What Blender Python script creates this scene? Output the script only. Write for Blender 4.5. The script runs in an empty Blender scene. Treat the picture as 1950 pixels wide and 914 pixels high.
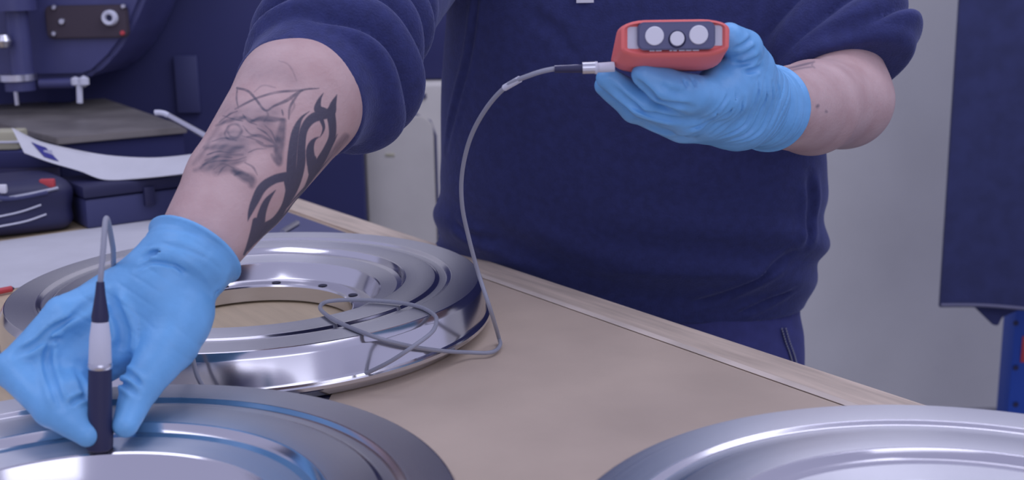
import bpy, bmesh, math, random
import numpy as np
from mathutils import Vector, Matrix
random.seed(4); rng = np.random.default_rng(4)
scene = bpy.context.scene
COL = scene.collection
# ------------------------------------------------------------------ camera
F, PIT, ROLL = 2250.0, .22433218, -.01744713
CAM = np.array([0, 0, 1.288])
cd = bpy.data.cameras.new('camera'); cam = bpy.data.objects.new('camera', cd); COL.objects.link(cam)
cd.sensor_fit = 'HORIZONTAL'; cd.sensor_width = 36.0; cd.lens = F / 1950 * 36
_fw = Vector((0, math.cos(PIT), -math.sin(PIT))); _up = Vector((0, math.sin(PIT), math.cos(PIT))); _rt = Vector((1, 0, 0))
_c, _s = math.cos(ROLL), math.sin(ROLL)
# image right / up axes in the world, roll included
_r2 = _rt * _c + _up * _s
_u2 = _up * _c - _rt * _s
cam.matrix_world = Matrix((( _r2.x, _u2.x, -_fw.x, CAM[0]), (_r2.y, _u2.y, -_fw.y, CAM[1]), (_r2.z, _u2.z, -_fw.z, CAM[2]), (0, 0, 0, 1)))
cd.clip_start = .05
cd.dof.use_dof = True; cd.dof.focus_distance = 1.22; cd.dof.aperture_fstop = 6.3
scene.camera = cam
# ------------------------------------------------------------------ world, lights, exposure
w = bpy.data.worlds.new('world'); scene.world = w; w.use_nodes = True
w.node_tree.nodes['Background'].inputs[0].default_value = (.60, .605, .93, 1)
w.node_tree.nodes['Background'].inputs[1].default_value = .80
def area(name, loc, look, sx, sy, power, col=(.80, .81, 1.0)):
    l = bpy.data.lights.new(name, 'AREA'); l.shape = 'RECTANGLE'; l.size = sx; l.size_y = sy; l.energy = power; l.color = col
    o = bpy.data.objects.new(name, l); COL.objects.link(o); o.location = loc
    o.rotation_euler = (Vector(look) - Vector(loc)).to_track_quat('-Z', 'Y').to_euler()
    return o
area('ceiling_lamp', (-.5, 1.7, 2.85), (-.5, 1.7, 0), 1.3, .5, 3)
area('ceiling_lamp', (1.0, 1.7, 2.95), (.8, 3.3, 1.5), 2.2, 1.0, 26)
area('added_front_fill', (.9, -1.7, 2.0), (.2, 1.5, 1.1), 2.0, 1.4, 16)  # added soft fill behind the camera, brightens surfaces that face it
area('ceiling_lamp', (-1.2, .3, 2.8), (0, 1.2, 1.0), 1.4, .8, 9)
area('ceiling_lamp', (1.3, .6, 2.8), (.4, 1.4, 1.0), 1.4, .8, 8)
scene.view_settings.view_transform = 'Standard'; scene.view_settings.look = 'None'
scene.view_settings.exposure = -0.18; scene.view_settings.gamma = 1.0; scene.view_settings.use_curve_mapping = False
# ------------------------------------------------------------------ measuring helpers
def ray(x, y):
    u = (x - 975) / F; v = -(y - 457) / F
    u, v = _c * u - _s * v, _s * u + _c * v
    return np.array([u, math.cos(PIT) + v * math.sin(PIT), -math.sin(PIT) + v * math.cos(PIT)])
def at(x, y, Y): d = ray(x, y); return CAM + d * (Y / d[1])
def pl(x, y, z): d = ray(x, y); return CAM + d * ((z - CAM[2]) / d[2])
def proj(p):
    q = np.asarray(p, float) - CAM
    wv = q[:, 1] * math.cos(PIT) - q[:, 2] * math.sin(PIT); v = (q[:, 1] * math.sin(PIT) + q[:, 2] * math.cos(PIT)) / wv; u = q[:, 0] / wv
    u, v = _c * u + _s * v, -_s * u + _c * v
    return np.stack([975 + F * u, 457 - F * v], 1)
# ------------------------------------------------------------------ object helpers
def link(o, parent=None):
    COL.objects.link(o)
    if parent is not None: o.parent = parent
    return o
def tag(o, label=None, cat=None, group=None, kind=None):
    for k, v in (('label', label), ('category', cat), ('group', group), ('kind', kind)):
        if v: o[k] = v
    return o
def thing(name, loc, label, cat, group=None, rz=0):
    o = bpy.data.objects.new(name, None); link(o); o.location = loc; o.rotation_euler = (0, 0, rz); o.empty_display_size = .05
    return tag(o, label, cat, group)
bpy.context.view_layer.update()
def local(parent, pts):
    if parent is None: return pts
    M = Matrix.Identity(4); q = parent
    while q is not None: M = q.matrix_basis @ M; q = q.parent
    Mi = np.array(M.inverted()); return np.asarray(pts) @ Mi[:3, :3].T + Mi[:3, 3]
def mesh_obj(name, verts, faces, mat, parent=None, smooth=True, sharp=None):
    """world-space vertices; stored relative to the parent"""
    v = local(parent, np.asarray(verts, float))
    me = bpy.data.meshes.new(name); me.from_pydata([tuple(p) for p in v], [], [tuple(int(i) for i in f) for f in faces])
    if smooth: me.polygons.foreach_set('use_smooth', [True] * len(me.polygons))
    me.update()
    if sharp: me.set_sharp_from_angle(angle=math.radians(sharp))
    o = bpy.data.objects.new(name, me); o.data.materials.append(mat); return link(o, parent)
def bm_obj(name, bm, mat, parent=None, smooth=True, sharp=35):
    bmesh.ops.recalc_face_normals(bm, faces=bm.faces[:])
    vs = [tuple(v.co) for v in bm.verts]; bm.verts.index_update()
    fs = [[v.index for v in f.verts] for f in bm.faces]; bm.free()
    return mesh_obj(name, vs, fs, mat, parent, smooth, sharp)
def add_box(bm, lo, hi, bev=0, M=None, seg=2):
    lo, hi = Vector(lo), Vector(hi)
    b = bmesh.new(); r = bmesh.ops.create_cube(b, size=1)
    for v in b.verts: v.co = Vector(((v.co.x + .5) * (hi.x - lo.x) + lo.x, (v.co.y + .5) * (hi.y - lo.y) + lo.y, (v.co.z + .5) * (hi.z - lo.z) + lo.z))
    if bev: bmesh.ops.bevel(b, geom=b.edges[:], offset=bev, segments=seg, affect='EDGES', profile=.5)
    merge(bm, b, M)
def merge(bm, b, M=None):
    if M is not None: bmesh.ops.transform(b, matrix=M, verts=b.verts[:])
    me = bpy.data.meshes.new('tmp'); b.to_mesh(me); b.free(); bm.from_mesh(me); bpy.data.meshes.remove(me)
def frame(origin, zaxis, xhint=(1, 0, 0)):
    z = Vector(zaxis).normalized(); x = Vector(xhint); x = (x - z * x.dot(z)).normalized(); y = z.cross(x)
    return Matrix(((x.x, y.x, z.x, origin[0]), (x.y, y.y, z.y, origin[1]), (x.z, y.z, z.z, origin[2]), (0, 0, 0, 1)))
def add_lathe(bm, prof, M=None, n=48, closed=False):
    b = bmesh.new(); rows = []
    for r, z in prof:
        if r < 1e-6: rows.append([b.verts.new((0, 0, z))])
        else: rows.append([b.verts.new((r * math.cos(2 * math.pi * k / n), r * math.sin(2 * math.pi * k / n), z)) for k in range(n)])
    m = len(rows)
    for i in range(m if closed else m - 1):
        A, B = rows[i], rows[(i + 1) % m]
        for k in range(n):
            a = [A[k % len(A)], A[(k + 1) % len(A)], B[(k + 1) % len(B)], B[k % len(B)]]
            a = list(dict.fromkeys(a))
            if len(a) > 2: b.faces.new(a)
    merge(bm, b, M)
def catmull(pts, sub=8):
    P = [np.asarray(p, float) for p in pts]; P = [2 * P[0] - P[1]] + P + [2 * P[-1] - P[-2]]; out = []
    for i in range(1, len(P) - 2):
        for k in range(sub):
            t = k / sub; a, b, c, d = P[i - 1:i + 3]
            out.append(.5 * (2 * b + (c - a) * t + (2 * a - 5 * b + 4 * c - d) * t * t + (3 * b - a - 3 * c + d) * t ** 3))
    out.append(P[-2]); return out
def add_tube(bm, pts, rad, n=10, cap=True):
    pts = [Vector(p) for p in pts]; R = rad if hasattr(rad, '__len__') else [rad] * len(pts)
    t0 = (pts[1] - pts[0]).normalized(); nrm = t0.orthogonal().normalized(); rows = []
    for i, p in enumerate(pts):
        t = (pts[min(i + 1, len(pts) - 1)] - pts[max(i - 1, 0)]).normalized()
        nrm = (nrm - t * nrm.dot(t)).normalized(); bn = t.cross(nrm)
        rows.append([bm.verts.new(p + (nrm * math.cos(2 * math.pi * k / n) + bn * math.sin(2 * math.pi * k / n)) * R[i]) for k in range(n)])
    for i in range(len(rows) - 1):
        for k in range(n): bm.faces.new((rows[i][k], rows[i][(k + 1) % n], rows[i + 1][(k + 1) % n], rows[i + 1][k]))
    if cap: bm.faces.new(rows[0]); bm.faces.new(rows[-1])
def add_prism(bm, poly, z0, z1, M=None, bev=0):
    b = bmesh.new(); lo = [b.verts.new((p[0], p[1], z0)) for p in poly]; hi = [b.verts.new((p[0], p[1], z1)) for p in poly]
    b.faces.new(lo); b.faces.new(hi); n = len(poly)
    for i in range(n): b.faces.new((lo[i], lo[(i + 1) % n], hi[(i + 1) % n], hi[i]))
    bmesh.ops.recalc_face_normals(b, faces=b.faces[:])
    if bev: bmesh.ops.bevel(b, geom=b.edges[:], offset=bev, segments=2, affect='EDGES')
    merge(bm, b, M)
def rrect(x0, y0, x1, y1, r, n=5):
    out = []
    for cx, cy, a0 in ((x1 - r, y1 - r, 0), (x0 + r, y1 - r, 90), (x0 + r, y0 + r, 180), (x1 - r, y0 + r, 270)):
        for k in range(n + 1):
            a = math.radians(a0 + 90 * k / n); out.append((cx + r * math.cos(a), cy + r * math.sin(a)))
    return out
# ------------------------------------------------------------------ materials
def mat(name, col, rough=.6, metal=0, var=0, vscale=12, bump=0, bscale=200, sheen=0, stretch=None, spec=None, col2=None, coat=0):
    m = bpy.data.materials.new(name); m.use_nodes = True; nt = m.node_tree; b = nt.nodes['Principled BSDF']
    b.inputs['Base Color'].default_value = (*col, 1); b.inputs['Roughness'].default_value = rough; b.inputs['Metallic'].default_value = metal
    if spec is not None: b.inputs['Specular IOR Level'].default_value = spec
    if sheen: b.inputs['Sheen Weight'].default_value = sheen; b.inputs['Sheen Roughness'].default_value = .4; b.inputs['Sheen Tint'].default_value = (.6, .65, 1, 1)
    if coat: b.inputs['Coat Weight'].default_value = coat
    if var or bump:
        tc = nt.nodes.new('ShaderNodeTexCoord'); mp = nt.nodes.new('ShaderNodeMapping'); nt.links.new(tc.outputs['Object'], mp.inputs[0])
        if stretch: mp.inputs['Scale'].default_value = stretch[0]; mp.inputs['Rotation'].default_value = stretch[1]
    if var:
        n = nt.nodes.new('ShaderNodeTexNoise'); n.inputs['Scale'].default_value = vscale; n.inputs['Detail'].default_value = 6; nt.links.new(mp.outputs[0], n.inputs[0])
        mx = nt.nodes.new('ShaderNodeMix'); mx.data_type = 'RGBA'
        c2 = col2 or tuple(max(0, c * (1 - var)) for c in col); c1 = col if col2 else tuple(min(1, c * (1 + var)) for c in col)
        mx.inputs[6].default_value = (*c1, 1); mx.inputs[7].default_value = (*c2, 1)
        rp = nt.nodes.new('ShaderNodeMapRange'); rp.inputs[1].default_value = .35; rp.inputs[2].default_value = .65
        nt.links.new(n.outputs[0], rp.inputs[0]); nt.links.new(rp.outputs[0], mx.inputs[0]); nt.links.new(mx.outputs[2], b.inputs['Base Color'])
    if bump:
        n2 = nt.nodes.new('ShaderNodeTexNoise'); n2.inputs['Scale'].default_value = bscale; n2.inputs['Detail'].default_value = 3; nt.links.new(mp.outputs[0], n2.inputs[0])
        bp = nt.nodes.new('ShaderNodeBump'); bp.inputs['Strength'].default_value = bump; bp.inputs['Distance'].default_value = .002
        nt.links.new(n2.outputs[0], bp.inputs['Height']); nt.links.new(bp.outputs[0], b.inputs['Normal'])
    return m
M_WALL = mat('wall_paint', (0.66, 0.65, 0.61), .8, var=.05, vscale=3)
M_FLOOR = mat('floor_concrete', (0.26, 0.26, 0.28), .7, var=.15, vscale=5)
M_BENCH = mat('bench_plywood', (0.56, 0.445, 0.29), .6, var=.06, vscale=9, bump=.15, bscale=60, stretch=((1, 9, 1), (0, 0, 0)))
M_EDGE = mat('bench_edge_board', (0.6, 0.49, 0.38), .6, var=.14, vscale=7, bump=.15, bscale=60, stretch=((1.2, 14, 1), (0, 0, 0)))
M_HARD = mat('hardboard', (0.56, 0.45, 0.345), .5, var=.07, vscale=7, bump=.08, bscale=150)
M_WORN = mat('worn_wood', (.70, .60, .50), .6, var=.12, vscale=14)
M_NAVY = mat('navy_sweatshirt', (0.026, 0.033, 0.128), .9, var=.12, vscale=90, bump=.5, bscale=420, sheen=.25)
M_TROUS = mat('navy_trousers', (0.032, 0.036, 0.15), .85, var=.1, vscale=60, bump=.3, bscale=500, sheen=.15)
M_GLOVE = mat('blue_nitrile', (0.16, 0.43, 0.75), .42, var=.06, vscale=40, bump=.22, bscale=130)
M_PAPER = mat('white_paper', (0.6, 0.6, 0.62), .7, var=.03, vscale=20)
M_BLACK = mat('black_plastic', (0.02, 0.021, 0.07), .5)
M_DARK = mat('dark_panel', (0.021, 0.024, 0.1), .75, var=.1, vscale=4)
M_MACH = mat('machine_navy_paint', (0.056, 0.06, 0.165), .45, var=.12, vscale=8)
M_CASE = mat('navy_case', (0.045, 0.05, 0.14), .55)
M_GREYCAB = mat('grey_cabinet', (0.6, 0.57, 0.51), .55, var=.03)
M_CABLE = mat('grey_cable', (.30, .31, .36), .5)
M_CHROME = mat('plain_steel', (.62, .62, .66), .3, metal=1)
M_ORANGE = mat('orange_rubber', (0.85, 0.185, 0.165), .5, bump=.06, bscale=300)
M_SLATE = mat('slate_plate', (0.11, 0.115, 0.21), .5)
M_LIGHTGREY = mat('light_grey_plastic', (.62, .63, .70), .5)
M_WHITEPL = mat('white_disc', (.74, .74, .78), .35)
M_RED = mat('red_plastic', (.55, .06, .07), .45)
M_CREAM = mat('cream_block', (.45, .43, .30), .7)
M_CURTAIN = mat('charcoal_cloth', (0.026, 0.032, 0.105), .85, var=.12, vscale=30, bump=.2, bscale=300, sheen=.1)
M_HEM = mat('hem_thread', (.13, .13, .2), .8)
M_BLUE = mat('blue_paint', (.02, .08, .42), .5)
M_PLATE = mat('machine_table_plate', (.24, .22, .20), .45, metal=.4, var=.2, vscale=10)
M_MAROON = mat('control_plate', (.05, .035, .05), .6)
M_LABELBLUE = mat('blue_logo_print', (.03, .03, .22), .6)
M_TEETH = mat('zip_teeth', (.35, .36, .42), .4, metal=.6)
M_HAIR = mat('brown_hair', (.05, .03, .02), .7)
M_SHOE = mat('black_boot', (.02, .02, .03), .5)
def ring_metal():
    m = bpy.data.materials.new('turned_steel'); m.use_nodes = True; nt = m.node_tree; b = nt.nodes['Principled BSDF']
    b.inputs['Base Color'].default_value = (.66, .66, .68, 1); b.inputs['Metallic'].default_value = 1; b.inputs['Roughness'].default_value = .30
    b.inputs['Anisotropic'].default_value = .85; b.inputs['Anisotropic Rotation'].default_value = .25
    tg = nt.nodes.new('ShaderNodeTangent'); tg.direction_type = 'RADIAL'; tg.axis = 'Z'; nt.links.new(tg.outputs[0], b.inputs['Tangent'])
    tc = nt.nodes.new('ShaderNodeTexCoord'); sx = nt.nodes.new('ShaderNodeSeparateXYZ'); nt.links.new(tc.outputs['Object'], sx.inputs[0])
    # fine lathe lines: noise over the radius
    ln = nt.nodes.new('ShaderNodeVectorMath'); ln.operation = 'LENGTH'
    cm = nt.nodes.new('ShaderNodeCombineXYZ'); nt.links.new(sx.outputs[0], cm.inputs[0]); nt.links.new(sx.outputs[1], cm.inputs[1]); nt.links.new(cm.outputs[0], ln.inputs[0])
    n = nt.nodes.new('ShaderNodeTexNoise'); n.noise_dimensions = '1D'; n.inputs['Scale'].default_value = 420; n.inputs['Detail'].default_value = 4; nt.links.new(ln.outputs['Value'], n.inputs['W'])
    mr = nt.nodes.new('ShaderNodeMapRange'); mr.inputs[3].default_value = .30; mr.inputs[4].default_value = .46; nt.links.new(n.outputs[0], mr.inputs[0]); nt.links.new(mr.outputs[0], b.inputs['Roughness'])
    return m
M_RING = ring_metal()
M_POLISH = mat('polished_steel', (.68, .67, .69), .15, metal=1)
M_HOLE = mat('bolt_hole_dark', (.03, .03, .06), .6)
def skin_mat():
    m = mat('skin', (.66, .43, .38), .5, bump=.25, bscale=260); nt = m.node_tree; b = nt.nodes['Principled BSDF']
    b.inputs['Subsurface Weight'].default_value = .08; b.inputs['Subsurface Radius'].default_value = (.01, .004, .003)
    tc = nt.nodes.new('ShaderNodeTexCoord'); n = nt.nodes.new('ShaderNodeTexNoise'); n.inputs['Scale'].default_value = 28; n.inputs['Detail'].default_value = 5; nt.links.new(tc.outputs['Object'], n.inputs[0])
    mr = nt.nodes.new('ShaderNodeMapRange'); mr.inputs[1].default_value = .35; mr.inputs[2].default_value = .7; nt.links.new(n.outputs[0], mr.inputs[0])
    m1 = nt.nodes.new('ShaderNodeMix'); m1.data_type = 'RGBA'; m1.inputs[6].default_value = (.57, .405, .38, 1); m1.inputs[7].default_value = (.49, .32, .30, 1); nt.links.new(mr.outputs[0], m1.inputs[0])
    a = nt.nodes.new('ShaderNodeAttribute'); a.attribute_name = 'tattoo'
    m2 = nt.nodes.new('ShaderNodeMix'); m2.data_type = 'RGBA'; m2.inputs[7].default_value = (.045, .05, .085, 1)
    nt.links.new(a.outputs['Fac'], m2.inputs[0]); nt.links.new(m1.outputs[2], m2.inputs[6]); nt.links.new(m2.outputs[2], b.inputs['Base Color'])
    return m
M_SKIN = skin_mat()
# ------------------------------------------------------------------ signed-distance modelling
def smin(a, b, k):
    h = np.maximum(k - np.abs(a - b), 0) / k; return np.minimum(a, b) - h * h * k * .25
def cone(p, a, b, ra, rb):
    a, b = np.asarray(a), np.asarray(b); ab = b - a; t = np.clip(((p - a) @ ab) / (ab @ ab), 0, 1)
    return np.linalg.norm(p - a - t[:, None] * ab, axis=1) - (ra + (rb - ra) * t)
def chain(p, pts, rad, k=.006):
    d = None
    for i in range(len(pts) - 1):
        e = cone(p, pts[i], pts[i + 1], rad[i], rad[i + 1]); d = e if d is None else smin(d, e, k)
    return d
def ball(p, c, r): return np.linalg.norm(p - np.asarray(c), axis=1) - r
def ell(p, c, r):
    q = (p - np.asarray(c)); r = np.asarray(r); k0 = np.linalg.norm(q / r, axis=1); k1 = np.linalg.norm(q / (r * r), axis=1); return k0 * (k0 - 1) / np.maximum(k1, 1e-9)
def torus(p, c, n, R, r):
    n = np.asarray(n) / np.linalg.norm(n); q = p - np.asarray(c); h = q @ n; rad = np.linalg.norm(q - h[:, None] * n, axis=1)
    return np.hypot(rad - R, h) - r
def grad(f, p, e=.0008):
    K = np.array([[1, -1, -1], [-1, -1, 1], [-1, 1, -1], [1, 1, 1]], float); g = 0
    for k in K: g = g + k * f(p + e * k)[:, None]
    return g / (4 * e)
def project_on(f, v, it=2):
    for _ in range(it):
        g = grad(f, v); d = f(v); g2 = np.maximum((g * g).sum(1), .25); v = v - np.clip(d / g2, -.004, .004)[:, None] * g
    return v
def nets(f, lo, hi, h, blk=6):
    lo, hi = np.asarray(lo, float), np.asarray(hi, float); nb = np.ceil((hi - lo) / (h * blk)).astype(int); n = nb * blk
    cc = [lo[i] + (np.arange(nb[i]) + .5) * blk * h for i in range(3)]
    C = np.stack(np.meshgrid(*cc, indexing='ij'), -1).reshape(-1, 3); dc = f(C)
    V = np.repeat(np.repeat(np.repeat(dc.reshape(nb).astype(np.float32), blk, 0), blk, 1), blk, 2)
    act = np.argwhere((np.abs(dc) < blk * h * 1.25).reshape(nb))
    off = np.stack(np.meshgrid(*[np.arange(blk)] * 3, indexing='ij'), -1).reshape(-1, 3)
    for s in range(0, len(act), 4000):
        idx = (act[s:s + 4000, None, :] * blk + off[None]).reshape(-1, 3); V[idx[:, 0], idx[:, 1], idx[:, 2]] = f(lo + idx * h)
    ins = V < 0; cnt = np.zeros(n - 1, np.int8)
    for a in (0, 1):
        for b in (0, 1):
            for c in (0, 1): cnt += ins[a:n[0] - 1 + a, b:n[1] - 1 + b, c:n[2] - 1 + c]
    cells = np.argwhere((cnt > 0) & (cnt < 8)); idm = np.full(n - 1, -1, np.int32); idm[tuple(cells.T)] = np.arange(len(cells))
    acc = np.zeros((len(cells), 3)); num = np.zeros(len(cells))
    corners = [np.array(c) for c in np.ndindex(2, 2, 2)]
    for i, a in enumerate(corners):
        for b in corners[i + 1:]:
            if np.abs(a - b).sum() != 1: continue
            va = V[tuple((cells + a).T)].astype(float); vb = V[tuple((cells + b).T)].astype(float); m = (va < 0) != (vb < 0)
            t = np.where(m, va / np.where(m, va - vb, 1), 0); pt = a + t[:, None] * (b - a); acc[m] += pt[m]; num[m] += 1
    verts = lo + (cells + acc / num[:, None]) * h; faces = []
    for ax in range(3):
        o1, o2 = [(1, 2), (2, 0), (0, 1)][ax]
        sl0 = [slice(None)] * 3; sl1 = [slice(None)] * 3; sl0[ax] = slice(0, -1); sl1[ax] = slice(1, None)
        A, B = ins[tuple(sl0)], ins[tuple(sl1)]; E = np.argwhere(A != B)
        E = E[(E[:, o1] > 0) & (E[:, o2] > 0) & (E[:, o1] < n[o1] - 1) & (E[:, o2] < n[o2] - 1)]
        if not len(E): continue
        d1 = np.zeros(3, int); d1[o1] = 1; d2 = np.zeros(3, int); d2[o2] = 1
        q = np.stack([idm[tuple((E - d1 - d2).T)], idm[tuple((E - d2).T)], idm[tuple(E.T)], idm[tuple((E - d1).T)]], 1)
        fl = ~A[tuple(E.T)]; q[fl] = q[fl][:, ::-1]; faces.append(q)
    faces = np.concatenate(faces); faces = faces[(faces >= 0).all(1)]
    return project_on(f, verts), faces
def fast_mesh(name, v, fcs, m, parent):
    v = local(parent, v); me = bpy.data.meshes.new(name); nf = len(fcs)
    me.vertices.add(len(v)); me.vertices.foreach_set('co', v.astype(np.float32).ravel()); me.loops.add(nf * 4); me.loops.foreach_set('vertex_index', fcs.astype(np.int32).ravel())
    me.polygons.add(nf); me.polygons.foreach_set('loop_start', np.arange(0, nf * 4, 4, dtype=np.int32)); me.polygons.foreach_set('use_smooth', np.ones(nf, bool))
    me.update(calc_edges=True); me.validate(); o = bpy.data.objects.new(name, me); me.materials.append(m); return link(o, parent)
def hit(f, x, y, s0=.6, s1=3):
    d = ray(x, y); d = d / np.linalg.norm(d); t = s0
    for _ in range(200):
        e = float(f((CAM + d * t)[None])[0]); t += e * .7
        if abs(e) < 2e-4 or t > s1: break
    return CAM + d * t
def wnoise(p, s, seed=0):
    r = np.random.default_rng(seed); o = 0
    for k in range(6):
        a = r.normal(size=3); a /= np.linalg.norm(a); o = o + np.sin((p @ a) * s * r.uniform(.6, 1.7) + r.uniform(0, 6.28))
    return o / 6
# ================================================================== SETTING
TZ = .883                                                     # bench surface
e_dir = np.array([.577, -.817]); n_dir = np.array([.817, .577])  # along the bench's far edge / away from the bench
edge0 = pl(1100, 555, TZ)[:2]
def bxy(s, t): return edge0 + e_dir * s + n_dir * t              # bench coordinates: s along the edge, t (negative) across the bench
bm = bmesh.new(); add_box(bm, (-5.5, -1.5, -.1), (5.5, 3.6, 0)); tag(bm_obj('floor', bm, M_FLOOR), kind='structure')
bm = bmesh.new(); add_box(bm, (-5.5, 3.3, 0), (5.5, 3.4, 3.0)); tag(bm_obj('wall_back', bm, M_WALL), kind='structure')
# ================================================================== WORKBENCH
O = bxy(-.3, -.6)
bench = thing('workbench', (O[0], O[1], 0), 'long wooden workbench with hardboard top carrying the three steel rings', 'workbench', None, math.atan2(-.817, .577))
def bprism(s0, s1, t0, t1, z0, z1, bev=.002):
    b = bmesh.new(); add_prism(b, [bxy(s0, t0), bxy(s1, t0), bxy(s1, t1), bxy(s0, t1)], z0, z1, None, bev); return b
EB = .062
bm_obj('bench_top', bprism(-1.44, 1.45, -1.35, -EB - .001, TZ - .045, TZ), M_BENCH, bench)
bm_obj('edge_board', bprism(-1.44, 1.45, -EB, 0, TZ - .05, TZ + .0025, .003), M_EDGE, bench)
# hardboard sheet, its left edge runs out from under the back ring
hp = [pl(640, 736, TZ)[:2], pl(690, 719, TZ)[:2], bxy(-.36, -EB - .0004), bxy(1.44, -EB - .0004), bxy(1.44, -1.2), pl(640, 736, TZ)[:2] + np.array([-.02, -.72])]
b = bmesh.new(); add_prism(b, hp, TZ, TZ + .002, None, .0006); bm_obj('hardboard_sheet', b, M_HARD, bench)
bm_obj('worn_strip', bprism(-.34, 1.40, -EB - .0002, -EB + .011, TZ + .0024, TZ + .0029, .0002), M_WORN, bench)
for s, t in ((-1.36, -.12), (1.35, -.12), (-1.36, -1.25), (1.35, -1.25)):
    b = bprism(s - .035, s + .035, t - .035, t + .035, 0, TZ - .046, .003); bm_obj('leg', b, M_EDGE, bench)
bm_obj('apron', bprism(-1.32, 1.31, -.14, -.11, TZ - .15, TZ - .046), M_EDGE, bench)
# ================================================================== RINGS
prof = [(.115, .0), (.262, .0), (.2625, .009), (.2765, .0105), (.2775, .012), (.2775, .0155), (.2765, .017), (.2735, .0185), (.2725, .021),
        (.2700, .0470), (.2695, .0485), (.2655, .0545), (.2645, .055), (.2330, .055), (.2318, .0546), (.2290, .0522), (.2270, .0515), (.2190, .0515), (.2175, .0519), (.2150, .0536), (.2138, .0540),
        (.1800, .0540), (.1788, .0535), (.1765, .0490), (.1745, .0470), (.1690, .0455), (.1520, .0415), (.1500, .0410), (.1487, .0398), (.1478, .0375),
        (.1410, .0225), (.1400, .0210), (.1385, .0204), (.1175, .0200), (.1160, .0192), (.115, .0175)]
NSEG = 200
ring_me = hole_me = None
def make_ring(c, label, rz):
    global ring_me, hole_me
    r = thing('flange_ring', (c[0], c[1], TZ + .0032), label, 'steel ring', 'turned steel rings on the workbench', rz)
    if ring_me is None:
        b = bmesh.new(); add_lathe(b, prof, None, NSEG, True)
        bmesh.ops.recalc_face_normals(b, faces=b.faces[:])
        ring_me = bpy.data.meshes.new('ring_body'); b.to_mesh(ring_me); b.free()
        ring_me.materials.append(M_RING); ring_me.materials.append(M_POLISH)
        for p in ring_me.polygons:
            p.use_smooth = True; q = p.center; R = math.hypot(q.x, q.y); z = q.z
            flat = abs(p.normal.z) > .97
            p.material_index = 0 if flat and z > .03 else 1
        ring_me.set_sharp_from_angle(angle=math.radians(24))
        b = bmesh.new(); add_lathe(b, [(.0058, .0005), (.0052, .0008), (.0040, .0002), (0, .0001)], None, 20)
        hole_me = bpy.data.meshes.new('bolt_hole'); b.to_mesh(hole_me); b.free(); hole_me.materials.append(M_HOLE)
    link(bpy.data.objects.new('ring_body', ring_me), r)
    for k in range(12):
        a = math.radians(30 * k); o = link(bpy.data.objects.new('bolt_hole', hole_me), r); o.location = (.1245 * math.cos(a), .1245 * math.sin(a), .0203)
    return r
c1, c2, c3 = (-.3044, 1.3279), (-.3027, .7128), (.2872, .6347)
_a = math.degrees(math.atan2(pl(609, 546, .9063)[1] - c1[1], pl(609, 546, .9063)[0] - c1[0]))
make_ring(c1, 'steel ring lying behind the gloved hand with the grey cable looped on its rim', math.radians(_a))
make_ring(c2, 'steel ring under the black probe tip in the lower left foreground', .1)
make_ring(c3, 'steel ring at the lower right corner with nothing on it', .3)
# ================================================================== PERSON : skeleton and shapes
# arm reaching to the probe (left in the picture)
aS = at(790, -140, 1.60); aE = at(640, 95, 1.215); aC = at(570, 190, 1.125); aM = at(455, 352, 1.045); aW = at(364, 487, .985)
# arm holding the gauge (right in the picture)
bS = at(1520, -190, 1.62); bE = at(1609, 192, 1.425); bM = at(1545, 205, 1.335); bW = at(1458, 206, 1.205)
def arm_a(p):
    return smin(chain(p, [aS, aE], [.060, .056], .02), chain(p, [aE, aC, aM, aW], [.057, .0605, .0475, .0345], .006), .012)
def arm_b(p):
    return smin(chain(p, [bS, bE], [.060, .050], .02), chain(p, [bE, bM, bW], [.0510, .0530, .0380], .006), .03)
A_f = dict(index=([(180, 585, .945), (125, 605, .928), (24, 702, .900), (95, 780, .873), (166, 827, .859)], [.021, .0185, .0145, .0125, .0098]),
           middle=([(215, 570, .965), (150, 595, .955), (70, 690, .935), (115, 765, .886), (150, 800, .872)], [.021, .0175, .0145, .013, .0105]),
           ring=([(230, 565, .985), (165, 590, .98), (100, 670, .965), (130, 740, .912), (160, 770, .892)], [.02, .0165, .014, .0125, .0105]),
           little=([(250, 560, 1.0), (190, 590, 1.0), (130, 655, .985), (150, 720, .936), (175, 750, .915)], [.018, .015, .0125, .0115, .0095]),
           thumb=([(340, 590, .958), (322, 655, .934), (268, 737, .900), (239, 808, .871)], [.029, .0235, .0155, .0105]))
A_palm = [((364, 487, .985), .036), ((300, 560, .97), .036), ((225, 600, .965), .031), ((170, 640, .962), .027)]
A_web = [((330, 610, .955), .029), ((255, 630, .955), .028), ((185, 670, .94), .024), ((105, 685, .926), .022), ((85, 715, .915), .020), ((128, 765, .886), .0165), ((160, 800, .873), .0120)]
B_f = dict(index=([(1375, 188, 1.085), (1315, 180, 1.045), (1262, 160, 1.033), (1224, 141, 1.027)], [.0215, .0175, .0140, .0095]),
           middle=([(1395, 225, 1.12), (1310, 225, 1.075), (1225, 193, 1.055), (1156, 149, 1.05)], [.019, .0165, .0145, .0098]),
           ring=([(1395, 240, 1.14), (1300, 237, 1.105), (1208, 205, 1.085), (1152, 163, 1.075)], [.019, .0165, .0140, .0095]),
           little=([(1405, 235, 1.165), (1310, 225, 1.14), (1225, 195, 1.12), (1180, 165, 1.11)], [.018, .0145, .012, .009]),
           thumb=([(1445, 180, 1.155), (1437, 126, 1.125), (1418, 92, 1.095), (1388, 72, 1.075)], [.026, .0175, .0160, .0135]))
B_palm = [((1458, 206, 1.205), .0365), ((1405, 208, 1.15), .036), ((1340, 212, 1.105), .029)]
B_web = [((1440, 180, 1.16), .032), ((1412, 165, 1.125), .028), ((1385, 165, 1.10), .024), ((1365, 175, 1.085), .021)]
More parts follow.
